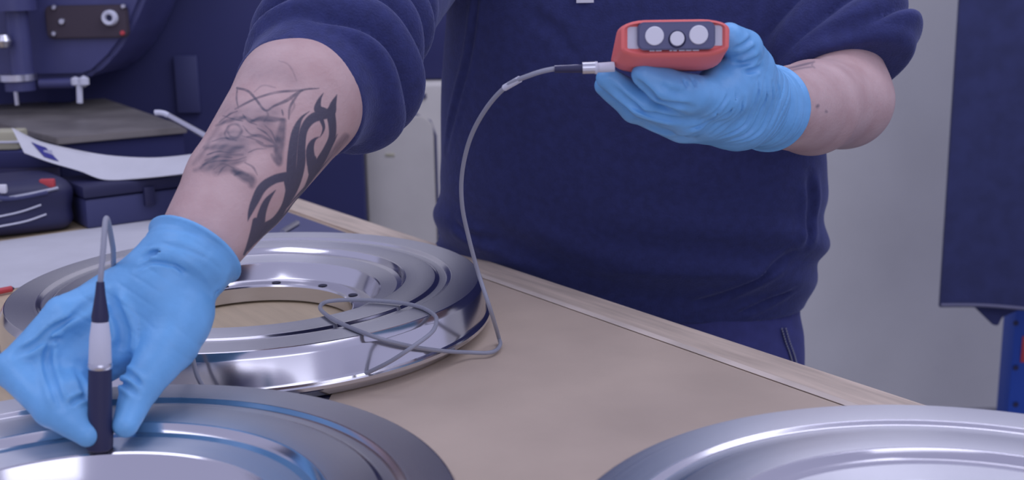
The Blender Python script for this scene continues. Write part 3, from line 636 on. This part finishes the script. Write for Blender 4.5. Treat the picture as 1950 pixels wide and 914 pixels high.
for x0, x1 in ((1236, 1246), (1248, 1259), (1274, 1279), (1281, 1288), (1292, 1303), (1305, 1316), (1318, 1330)):
    p0 = fpt(x0, 95.2 - (x0 - 1284) * .012); p1 = fpt(x1, 95.2 - (x1 - 1284) * .012)
    add_box(b, (p0[0], 1.0008, p0[2] - .0007), (p1[0], 1.0038, p0[2] + .0001))
bm_obj('small_print', b, M_LIGHTGREY, holster)
# ================================================================== PROBE AND CABLE
tip = pl(190, 857, .9285)
probe = thing('probe_pen', tuple(tip), 'black pencil probe with grey cable pressed on the front ring by the glove', 'probe')
top = at(191, 535, .876); axp = top - tip; Lp = np.linalg.norm(axp); axp = axp / Lp; Mp = frame(tip, axp)
def seg(name, pr, m, n=28): b = bmesh.new(); add_lathe(b, pr, Mp, n); return bm_obj(name, b, m, probe)
zz = lambda y: np.linalg.norm(at(190.5, y, .88) - tip) if y < 856 else 0
seg('grip', [(0, 0), (.0075, 0), (.0098, .002), (.0102, .012), (.0092, zz(800)), (.0088, zz(700)), (.0086, zz(692)), (0, zz(692))], M_BLACK)
seg('label_sleeve', [(.0084, zz(694)), (.0088, zz(692)), (.0080, zz(640)), (.0064, zz(610)), (.0062, zz(608))], M_LIGHTGREY)
seg('sleeve_ring', [(.0088, zz(697)), (.0094, zz(694)), (.0094, zz(689)), (.0088, zz(686))], M_CHROME)
seg('neck', [(.0062, zz(612)), (.0066, zz(600)), (.0040, zz(560)), (.0030, zz(535)), (0, zz(534))], M_BLACK)
gE = at(1166, 128, 1.03)
cpts = [at(1110, 130, 1.03), at(1085, 130, 1.03), at(1050, 132, 1.032), at(1010, 143, 1.04), at(965, 164, 1.06), at(925, 208, 1.09), at(895, 265, 1.125), at(880, 330, 1.15), at(880, 390, 1.165), at(892, 450, 1.18), at(911, 520, 1.19),
        at(934, 590, 1.18), pl(949, 640, .895), pl(952, 658, .8905), pl(935, 671, .8905), pl(892, 671, .893), pl(840, 668, .905), pl(780, 659, .925), pl(715, 642, .9415), pl(650, 616, .9435), pl(617, 596, .9435), pl(610, 583, .9435),
        pl(625, 574, .9435), pl(670, 571, .9435), pl(740, 574, .9435), pl(795, 583, .9435), pl(825, 598, .943), pl(831, 612, .942), pl(822, 633, .939), pl(785, 661, .932), pl(740, 690, .917), pl(690, 714, .902), pl(640, 733, .892), pl(590, 741, .889),
        (-.215, 1.030, .889), (-.262, 1.026, .897), (-.288, 1.028, .925), (-.298, 1.034, .965), (-.315, 1.036, 1.01), (-.325, 1.03, 1.045), at(224, 528, .99), at(215, 470, .945), at(206, 424, .91), at(201, 420, .90), at(197, 470, .886), at(193, 515, .878), at(191, 540, .876)]
b = bmesh.new(); add_tube(b, catmull(cpts, 8), .0022, 10); bm_obj('cable', b, M_CABLE, probe)
def tubeobj(name, p0, p1, r0, r1, m, parent): b = bmesh.new(); add_tube(b, [p0, p1], [r0, r1], 18); return bm_obj(name, b, m, parent)
cx_ = lambda x, y: at(x, y, 1.03)
tubeobj('ferrule', cx_(1137, 129), cx_(1170, 127), .0042, .0044, M_LIGHTGREY, probe); tubeobj('plug_collar', cx_(1109, 129.5), cx_(1137, 128.5), .0052, .0053, M_CHROME, probe)
tubeobj('collar_groove', cx_(1133, 129), cx_(1137.5, 129), .0055, .0055, M_LIGHTGREY, probe)
tubeobj('strain_relief', cx_(1056, 132), cx_(1109, 130.5), .0030, .0036, M_BLACK, probe)
tubeobj('heat_shrink', cpts[3] * .55 + cpts[4] * .45 + [0, 0, .0008], cpts[4] * .9 + cpts[5] * .1 + [0, 0, .0006], .0030, .0030, M_LIGHTGREY, probe)
b = bmesh.new(); add_tube(b, catmull([cx_(1056, 128), cx_(1080, 127), cx_(1100, 126), cx_(1110, 127)], 5), .0014, 8); bm_obj('wire', b, M_WHITEPL, probe)
# ================================================================== ON THE BENCH
b = bmesh.new(); add_prism(b, [pl(-120, 478, TZ)[:2], pl(330, 414, TZ)[:2], pl(300, 470, TZ)[:2], pl(60, 545, TZ)[:2], pl(-140, 580, TZ)[:2]], TZ + .0005, TZ + .0016, None); tag(bm_obj('paper_sheet', b, M_PAPER), 'white drawing sheet lying flat behind the back ring', 'paper')
pn = thing('red_pen', tuple(pl(-12, 558, TZ + .004)), 'red pen lying on the white sheet at the left edge', 'pen')
b = bmesh.new(); add_tube(b, [pl(-70, 568, TZ + .006), pl(22, 550, TZ + .006)], .0042, 12); bm_obj('barrel', b, M_RED, pn)
b = bmesh.new(); add_tube(b, [pl(22, 550, TZ + .006), pl(27, 549, TZ + .006)], [.004, .001], 12); bm_obj('nib', b, M_BLACK, pn)
# black mat with a steel bar behind the ring
b = bmesh.new(); add_prism(b, [bxy(-.78, -EB - .012), bxy(-.44, -EB - .012), bxy(-.44, -.26), bxy(-.78, -.26)], TZ + .0005, TZ + .004, None, .001); tag(bm_obj('rubber_mat', b, M_SLATE), 'black grained mat lying behind the back ring beside the bench edge', 'mat')
b = bmesh.new(); q0, q1 = pl(538, 441, TZ + .008), pl(566, 424, TZ + .008); add_tube(b, [q0, q1], .0045, 6); tag(bm_obj('steel_bar', b, M_CHROME), 'short steel bar lying on the black mat', 'bar')
b = bmesh.new(); m0 = pl(600, 745, TZ); add_prism(b, [(-.48, .985), (m0[0] + .012, .985), (m0[0] + .02, 1.10), (-.48, 1.10)], TZ + .0003, TZ + .0010, None); tag(bm_obj('dark_sheet', b, M_BLACK), 'thin black sheet laid in the gap between the two left rings', 'mat')  # thin dark sheet laid across the gap between back and front ring
# ---- dark navy case and black tool bag on the bench at the back left
def up_box(x0, x1, yb, yt, Y, depth, z0=None):
    a, c = at(x0, yb, Y), at(x1, yt, Y); return (a[0], Y, a[2] if z0 is None else z0), (c[0], Y + depth, c[2])
k0, k1 = pl(168, 439, TZ), pl(420, 404, TZ); kd = (k1 - k0) / np.linalg.norm(k1 - k0); kn_ = np.array([-kd[1], kd[0], 0])
kh = at(250, 338, pl(250, 428, TZ)[1])[2] - TZ - .008; kl = np.linalg.norm(k1 - k0); MC = Matrix(((kd[0], kn_[0], 0, k0[0]), (kd[1], kn_[1], 0, k0[1]), (0, 0, 1, TZ + .001), (0, 0, 0, 1)))
case = thing('tool_case', tuple(k0), 'navy plastic case standing behind the bare wrist and white sheet', 'case')
b = bmesh.new(); add_box(b, (0, .003, 0), (kl, .128, kh - .022), .006, MC); bm_obj('case_shell', b, M_CASE, case)
b = bmesh.new(); add_box(b, (-.003, 0, kh - .021), (kl + .003, .131, kh), .005, MC); bm_obj('case_lid', b, M_BLACK, case)
b = bmesh.new(); add_box(b, (kl * .42, -.006, kh - .045), (kl * .5, .004, kh - .012), .002, MC); bm_obj('latch', b, M_BLACK, case)
g0, g1 = pl(-130, 478, TZ), pl(158, 438, TZ); gl = np.linalg.norm(g1 - g0); gd = (g1 - g0) / gl; gn = np.array([-gd[1], gd[0], 0])
gh = at(80, 343, pl(80, 449, TZ)[1])[2] - TZ; bag = thing('tool_bag', tuple(g0), 'black zipped tool bag with a red patch at the left edge', 'bag')
gcn = g0 + gd * gl / 2 + gn * .07 + np.array([0, 0, gh / 2])
def bag_sdf(p):
    r_ = p - gcn; L_ = np.stack([r_ @ gd, r_ @ gn, r_[:, 2]], 1); sz = np.array([gl / 2 - .004, .066, gh / 2]); r = .028
    q = np.abs(L_) - sz + r; d = np.linalg.norm(np.maximum(q, 0), axis=1) + np.minimum(q.max(1), 0) - r
    return np.maximum(d + .004 * wnoise(p, 30, 51) + .002 * np.sin(p[:, 2] * 120 + p[:, 0] * 20), TZ + .001 - p[:, 2])
xv, xf = nets(bag_sdf, gcn - [.3, .25, gh / 2 + .02], gcn + [.3, .25, gh / 2 + .03], .007); bagm = fast_mesh('bag_body', xv, xf, M_BLACK, bag)
def onbag(pts, r, name, m):
    b = bmesh.new(); P = [hit(bag_sdf, x, y, 1.2) for x, y in pts]; P = [p for p in P if p[1] < 2.2]; add_tube(b, catmull([p + (CAM - p) * .001 for p in P], 6), r, 8); return bm_obj(name, b, m, bag)
onbag([(-60, 392), (0, 380), (60, 369), (110, 358), (146, 352)], .0030, 'zipper', M_TEETH); onbag([(-60, 424), (0, 412), (40, 403), (78, 390)], .0016, 'piping', M_LIGHTGREY)
onbag([(-60, 441), (0, 431), (50, 421), (88, 408)], .0016, 'piping', M_LIGHTGREY); onbag([(-40, 374), (20, 378), (90, 366), (140, 356)], .0040, 'seam', M_CASE)
for nm, x0, x1, yy, m in (('red_patch', 76, 104, 347, M_RED), ('white_patch', -12, 12, 358, M_WHITEPL)):
    p = hit(bag_sdf, (x0 + x1) / 2, yy + 2, 1.2); wd = (x1 - x0) / 2 / F * 1.9
    b = bmesh.new(); add_box(b, (-wd, -.004, -.007), (wd, .006, .007), .002, Matrix.Translation(p)); bm_obj(nm, b, m, bag)
# ---- curved white strip with a blue logo, leaning on the machine
topc = catmull([at(22, 243, 2.000), at(75, 268, 2.010), at(140, 284, 2.020), at(210, 296, 2.025), at(290, 300, 2.025), at(360, 294, 2.020), at(420, 283, 2.010)], 8)
botc = catmull([at(46, 291, 1.960), at(95, 309, 1.955), at(150, 325, 1.950), at(200, 342, 1.950), at(270, 339, 1.950), at(345, 331, 1.950), at(410, 322, 1.950)], 8)
def sheet(name, A, B, m, parent, th=.0012, lift=0):
    b = bmesh.new(); K = 5; up = []; dn = []
    for a, c in zip(A, B):
        a, c = Vector(a), Vector(c); up.append([b.verts.new(a.lerp(c, k / K) + Vector((0, -lift, lift))) for k in range(K + 1)]); dn.append([b.verts.new(a.lerp(c, k / K) + Vector((0, th - lift, lift - th))) for k in range(K + 1)])
    for i in range(len(A) - 1):
        for k in range(K):
            b.faces.new((up[i][k], up[i + 1][k], up[i + 1][k + 1], up[i][k + 1])); b.faces.new((dn[i][k], dn[i][k + 1], dn[i + 1][k + 1], dn[i + 1][k]))
        b.faces.new((up[i][0], dn[i][0], dn[i + 1][0], up[i + 1][0])); b.faces.new((up[i][K], up[i + 1][K], dn[i + 1][K], dn[i][K]))
    for i in (0, len(A) - 1):
        for k in range(K): b.faces.new((up[i][k], up[i][k + 1], dn[i][k + 1], dn[i][k]))
    return bm_obj(name, b, m, parent, sharp=60)
strip = thing('curved_card', tuple(botc[24]), 'white curled card strip with a dark blue logo leaning on the machine', 'card')
sheet('card_face', topc, botc, M_PAPER, strip)
i0, i1 = 6, 13
la = [np.asarray(topc[i]) * .72 + np.asarray(botc[i]) * .28 for i in range(i0 - 1, i1 - 3)]; lb = [np.asarray(topc[i]) * .18 + np.asarray(botc[i]) * .82 for i in range(i0 + 1, i1 - 1)]
sheet('logo', la, lb, M_LABELBLUE, strip, .0006, .0012)
lm = (la[3] + lb[3]) / 2; b = bmesh.new(); add_box(b, (-.007, -.0004, -.004), (.007, .0004, .004), 0, Matrix.Translation(lm + np.array([0, -.0022, .0022]))); bm_obj('logo_mark', b, M_LIGHTGREY, strip)
lo, hi = up_box(-40, 31, 287, 250, 2.04, .05)
cb = thing('cream_block', ((lo[0] + hi[0]) / 2, 2.03, lo[2]), 'small cream block on the dark ledge left of the white card', 'block')
b = bmesh.new(); add_box(b, lo, hi, .004); bm_obj('block_body', b, M_CREAM, cb); b = bmesh.new(); add_box(b, (lo[0] - .002, lo[1] - .002, lo[2] + .012), (hi[0] + .002, hi[1], lo[2] + .016), .001); bm_obj('block_band', b, M_LIGHTGREY, cb)
# ================================================================== MACHINE (pillar machine at the upper left)
mch = thing('drill_press', (-1.0, 2.35, 0), 'navy bench machine with steel table plate at the upper left', 'machine')
PT = at(108, 263, 2.02)[2]
pa, pb, pc_, pd = pl(200, 187, PT)[:2], pl(356, 241, PT)[:2], pl(108, 263, PT)[:2], pl(-120, 205, PT)[:2]
b = bmesh.new(); add_prism(b, [pa, pb, pc_, pd], PT - .012, PT, None, .0015); bm_obj('table_plate', b, M_PLATE, mch)
ctr = (pa + pb + pc_ + pd) / 4; shr = [ctr + (q - ctr) * .975 for q in (pb + (pa - pb) * .66, pb, pc_, pc_ + (pd - pc_) * .66)]
b = bmesh.new(); add_prism(b, shr, TZ + .001, PT - .0125, None, .003); bm_obj('base_cabinet', b, M_DARK, mch)
sz_ = at(0, 287, 2.04)[2] - .0005; b = bmesh.new(); add_box(b, (-.97, 2.032, sz_ - .03), (-.78, 2.13, sz_), .003); bm_obj('side_shelf', b, M_DARK, mch)
b = bmesh.new(); add_box(b, (at(92, 170, 2.62)[0], 2.6, PT), (at(140, 170, 2.62)[0], 2.68, PT + .35), .006); bm_obj('column', b, M_DARK, mch)
YH = 2.45
def P3(x, y, Y=YH): p = at(x, y, Y); return (p[0], p[2])
hpoly = [P3(-140, -120), P3(330, -120), P3(290, -40), P3(272, 5), P3(255, 45), P3(238, 78), P3(212, 112), P3(180, 142), P3(160, 150), P3(60, 152), P3(-140, 152)]
Mx = Matrix(((1, 0, 0, 0), (0, 0, -1, 0), (0, 1, 0, 0), (0, 0, 0, 1)))   # (x, z) plane, extruded along -y
b = bmesh.new(); add_prism(b, hpoly, -(YH + .26), -YH, Mx, .012); head = bm_obj('machine_head', b, M_MACH, mch)
b = bmesh.new(); add_prism(b, rrect(*P3(94, 74), *P3(244, 8), .012), -YH, -(YH - .012), Mx, .003); cp = bm_obj('control_plate', b, M_MAROON, head)
for x, y, r in ((103, 14, .006), (118, 41, .0075), (103, 64, .006), (235, 12, .0055), (233, 63, .005)):
    p = at(x, y, YH - .013); b = bmesh.new(); add_lathe(b, [(0, .005), (r * .7, .0045), (r, .001), (r, -.001)], frame(p, (0, -1, 0)), 16); bm_obj('screw' if r != .0075 else 'button', b, M_RED if x == 233 else M_CHROME, head)
p = at(210, 34, YH - .013); b = bmesh.new(); add_lathe(b, [(.006, .004), (.008, .012), (.013, .013), (.0155, .009), (.016, -.001)], frame(p, (0, -1, 0)), 24); bm_obj('dial', b, M_LIGHTGREY, head)
b = bmesh.new(); add_lathe(b, [(0, .005), (.0075, .005)], frame(p, (0, -1, 0)), 16); bm_obj('dial_centre', b, M_BLACK, head)
def vcyl(name, x, y0, y1, r, Y, m, parent=None, n=24): p0, p1 = at(x, y0, Y), at(x, y1, Y); b = bmesh.new(); add_tube(b, [p0, (p0[0], p0[1], p1[2])], r, n); return bm_obj(name, b, m, parent or mch)
vcyl('spindle', 46, 160, 20, .022, YH - .06, M_MACH); vcyl('spindle_collar', 35, 153, 141, .036, YH - .06, M_CHROME); vcyl('chuck', 40, 172, 154, .030, YH - .06, M_MACH); vcyl('quill', 25, 20, -60, .045, YH - .06, M_MACH)
vcyl('drill_bit', 33, 200, 172, .0045, YH - .06, M_CHROME)
b = bmesh.new(); add_tube(b, [at(-30, 84, YH - .09), at(9, 82, YH - .09)], [.012, .010], 14); add_lathe(b, [(0, .016), (.010, .012), (.016, 0), (.010, -.012), (0, -.016)], Matrix.Translation(at(7, 78, YH - .1)), 16); bm_obj('feed_knob', b, M_CHROME, mch)
b = bmesh.new(); add_tube(b, [at(76, 160, YH - .05), at(138, 158, YH - .05)], .010, 14); bm_obj('guide_arm', b, M_MACH, mch)
b = bmesh.new(); add_tube(b, [at(152, 196, YH - .08), at(151, 158, YH - .08)], .006, 12); add_lathe(b, [(0, .010), (.009, .006), (.009, -.006), (0, -.01)], Matrix.Translation(at(144, 155, YH - .08)), 14); add_lathe(b, [(0, .012), (.010, .006), (.010, -.006), (0, -.012)], Matrix.Translation(at(160, 155, YH - .08)), 14); bm_obj('clamp_bolt', b, M_LIGHTGREY, mch)
rod = thing('steel_rod', tuple(at(340, 232, 2.05)), 'slim steel rod with rounded tip sticking out beside the tattooed arm', 'rod')
b = bmesh.new(); add_tube(b, [at(322, 221, 2.06), at(430, 280, 1.98)], .0055, 12); bm_obj('rod_shaft', b, M_CHROME, rod)
b = bmesh.new(); add_tube(b, catmull([at(294, 215, 2.06), at(300, 214.5, 2.06), at(312, 216, 2.06), at(322, 221, 2.06)], 4), [.002] + [.005] * 12, 12); bm_obj('rod_tip', b, M_LIGHTGREY, rod)
# ================================================================== BACKGROUND FURNITURE
x0 = at(200, 200, 2.75)[0] - 1.5; x1 = at(693, 350, 2.75)[0]
dk = thing('dark_screen', ((x0 + x1) / 2, 2.8, 0), 'tall dark navy screen behind the machine and tattooed arm', 'screen')
b = bmesh.new(); add_box(b, (x0, 2.75, 0), (x1, 2.79, 1.40), .004); bm_obj('screen_panel', b, M_DARK, dk)
q0, q1 = at(340, 215, 2.748), at(376, 105, 2.748); b = bmesh.new(); add_box(b, (q0[0], 2.738, q0[2]), (q1[0], 2.7495, q1[2]), .003); bm_obj('screen_bracket', b, M_CASE, dk)
for xx in (x0 + .05, x1 - .05): b = bmesh.new(); add_box(b, (xx - .03, 2.7, .0), (xx + .03, 2.84, .02), .003); bm_obj('foot', b, M_BLACK, dk)
YC = 2.84
l, r = at(688, 300, YC)[0], at(905, 300, YC)[0]; zt = at(760, 158, YC)[2]
cab = thing('grey_cabinet', ((l + r) / 2, YC + .25, 0), 'grey metal cabinet with vent slots standing behind the raised sleeve', 'cabinet')
b = bmesh.new(); add_box(b, (l, YC, .02), (r, YC + .5, zt), .012, None, 3); bm_obj('cabinet_body', b, M_GREYCAB, cab)
dz = at(760, 220, YC)[2]; dr = at(826, 260, YC)[0]
b = bmesh.new(); add_prism(b, rrect(l + .012, .08, dr, dz, .035), -(YC - .0005), -(YC - .010), Mx, .003); bm_obj('door', b, M_GREYCAB, cab)
b = bmesh.new(); pts = [(l + .02, dz + .003), (dr - .04, dz + .001), (dr - .008, dz - .014), (dr + .004, dz - .05), (dr + .004, .3)]; add_tube(b, [(p[0], YC - .001, p[1]) for p in pts], .003, 8); bm_obj('door_seal', b, M_CASE, cab)
v0, v1 = at(772, 188, YC), at(812, 178, YC); b = bmesh.new(); add_box(b, (v0[0] - .03, YC - .002, v0[2]), (v1[0], YC - .0002, v1[2]), .001); vent = bm_obj('vent', b, M_BLACK, cab)
for k in range(3): z = v0[2] + (v1[2] - v0[2]) * (k + .5) / 3; b = bmesh.new(); add_box(b, (v0[0] - .028, YC - .005, z - .0016), (v1[0] - .002, YC - .001, z + .0016)); bm_obj('slat', b, M_SLATE, vent)
b = bmesh.new(); add_box(b, (at(735, 295, YC)[0], YC - .012, at(735, 297, YC)[2]), (at(752, 290, YC)[0], YC - .0095, at(735, 291, YC)[2]), .001); bm_obj('door_badge', b, M_CREAM, cab)
# dark shelf block above the cabinet, beyond the sleeve
b = bmesh.new(); add_box(b, (l - .02, YC + .05, zt + .001), (r - .02, YC + .45, zt + .22), .01); tag(bm_obj('dark_box', b, M_DARK), 'dark navy box standing on top of the grey cabinet', 'box')
# ---- hanging dark cloth at the right
YK = 2.55
kx = at(1797, 590, YK)[0]; kz = at(1797, 590, YK)[2]; kxt = at(1829, 0, YK)[0]
cur = thing('hanging_cloth', (kx + .25, YK, kz), 'dark charcoal cloth with stitched hem hanging at the right edge', 'curtain')
def cloth(name, x_off, width, zb, zt_, Y, m, parent, amp=.010, seed=0, slope=0):
    b = bmesh.new(); nx, nz = 44, 24; G = [[None] * (nz + 1) for _ in range(nx + 1)]; Bk = [[None] * (nz + 1) for _ in range(nx + 1)]
    for i in range(nx + 1):
        for j in range(nz + 1):
            u, v = i / nx, j / nz; x = x_off + (kxt - kx) * .25 * v + u * width; z = zb + slope * u + .006 * math.sin(u * 7) + v * (zt_ - zb)
            yo = amp * math.sin(u * 15 + seed + .5 * v) * (.5 + .5 * u) + .02 * (1 - u) ** 6
            G[i][j] = b.verts.new((x, Y + yo, z)); Bk[i][j] = b.verts.new((x, Y + yo + .012, z))
    for i in range(nx):
        for j in range(nz):
            b.faces.new((G[i][j], G[i + 1][j], G[i + 1][j + 1], G[i][j + 1])); b.faces.new((Bk[i][j], Bk[i][j + 1], Bk[i + 1][j + 1], Bk[i + 1][j]))
        b.faces.new((G[i][0], Bk[i][0], Bk[i + 1][0], G[i + 1][0])); b.faces.new((G[i][nz], G[i + 1][nz], Bk[i + 1][nz], Bk[i][nz]))
    for i in (0, nx):
        for j in range(nz): b.faces.new((G[i][j], G[i][j + 1], Bk[i][j + 1], Bk[i][j]))
    hem = [(G[i][0].co + Vector((0, -.003, .006))) for i in range(nx + 1)]
    o = bm_obj(name, b, m, parent, sharp=60); return o, hem
_, hem = cloth('cloth_panel', kx, .62, kz, 2.05, YK, M_CURTAIN, cur, slope=-.035)
b = bmesh.new(); add_tube(b, hem, .004, 8); bm_obj('hem', b, M_HEM, cur)
f0, f1, f2 = at(1845, 600, YK + .02), at(1935, 600, YK + .02), at(1902, 621, YK + .02)
b = bmesh.new(); add_prism(b, [(f0[0], f0[2] + .03), (f1[0] + .05, f1[2] + .03), (f1[0] - .03, f1[2] - .006), (f2[0], f2[2]), (f2[0] - .012, f2[2] + .002)], -(YK + .030), -(YK + .022), Mx, .002); bm_obj('rear_flap', b, M_CURTAIN, cur)
rail = bmesh.new(); add_tube(rail, [(kx - .3, YK + .006, 2.06), (kx + .9, YK + .006, 2.06)], .014, 14); bm_obj('rail', rail, M_CHROME, cur)
px_ = at(1926, 700, 2.75)[0]
post = thing('blue_post', (px_ + .05, 2.8, 0), 'blue steel rack post with a red label under the dark cloth', 'post')
b = bmesh.new(); add_box(b, (px_, 2.75, 0), (px_ + .10, 2.82, 1.9), .004); bm_obj('upright', b, M_BLUE, post)
q0, q1 = at(1943, 690, 2.748), at(1962, 640, 2.748); b = bmesh.new(); add_box(b, (q0[0], 2.746, q0[2]), (q1[0], 2.7495, q1[2]), .001); bm_obj('red_label', b, M_RED, post)
for y in (615, 700, 770):
    p = at(1934, y, 2.7485); b = bmesh.new(); add_lathe(b, [(.006, .001), (.007, .0015), (0, .0012)], frame(p, (0, -1, 0)), 14); bm_obj('slot_hole', b, M_BLACK, post)
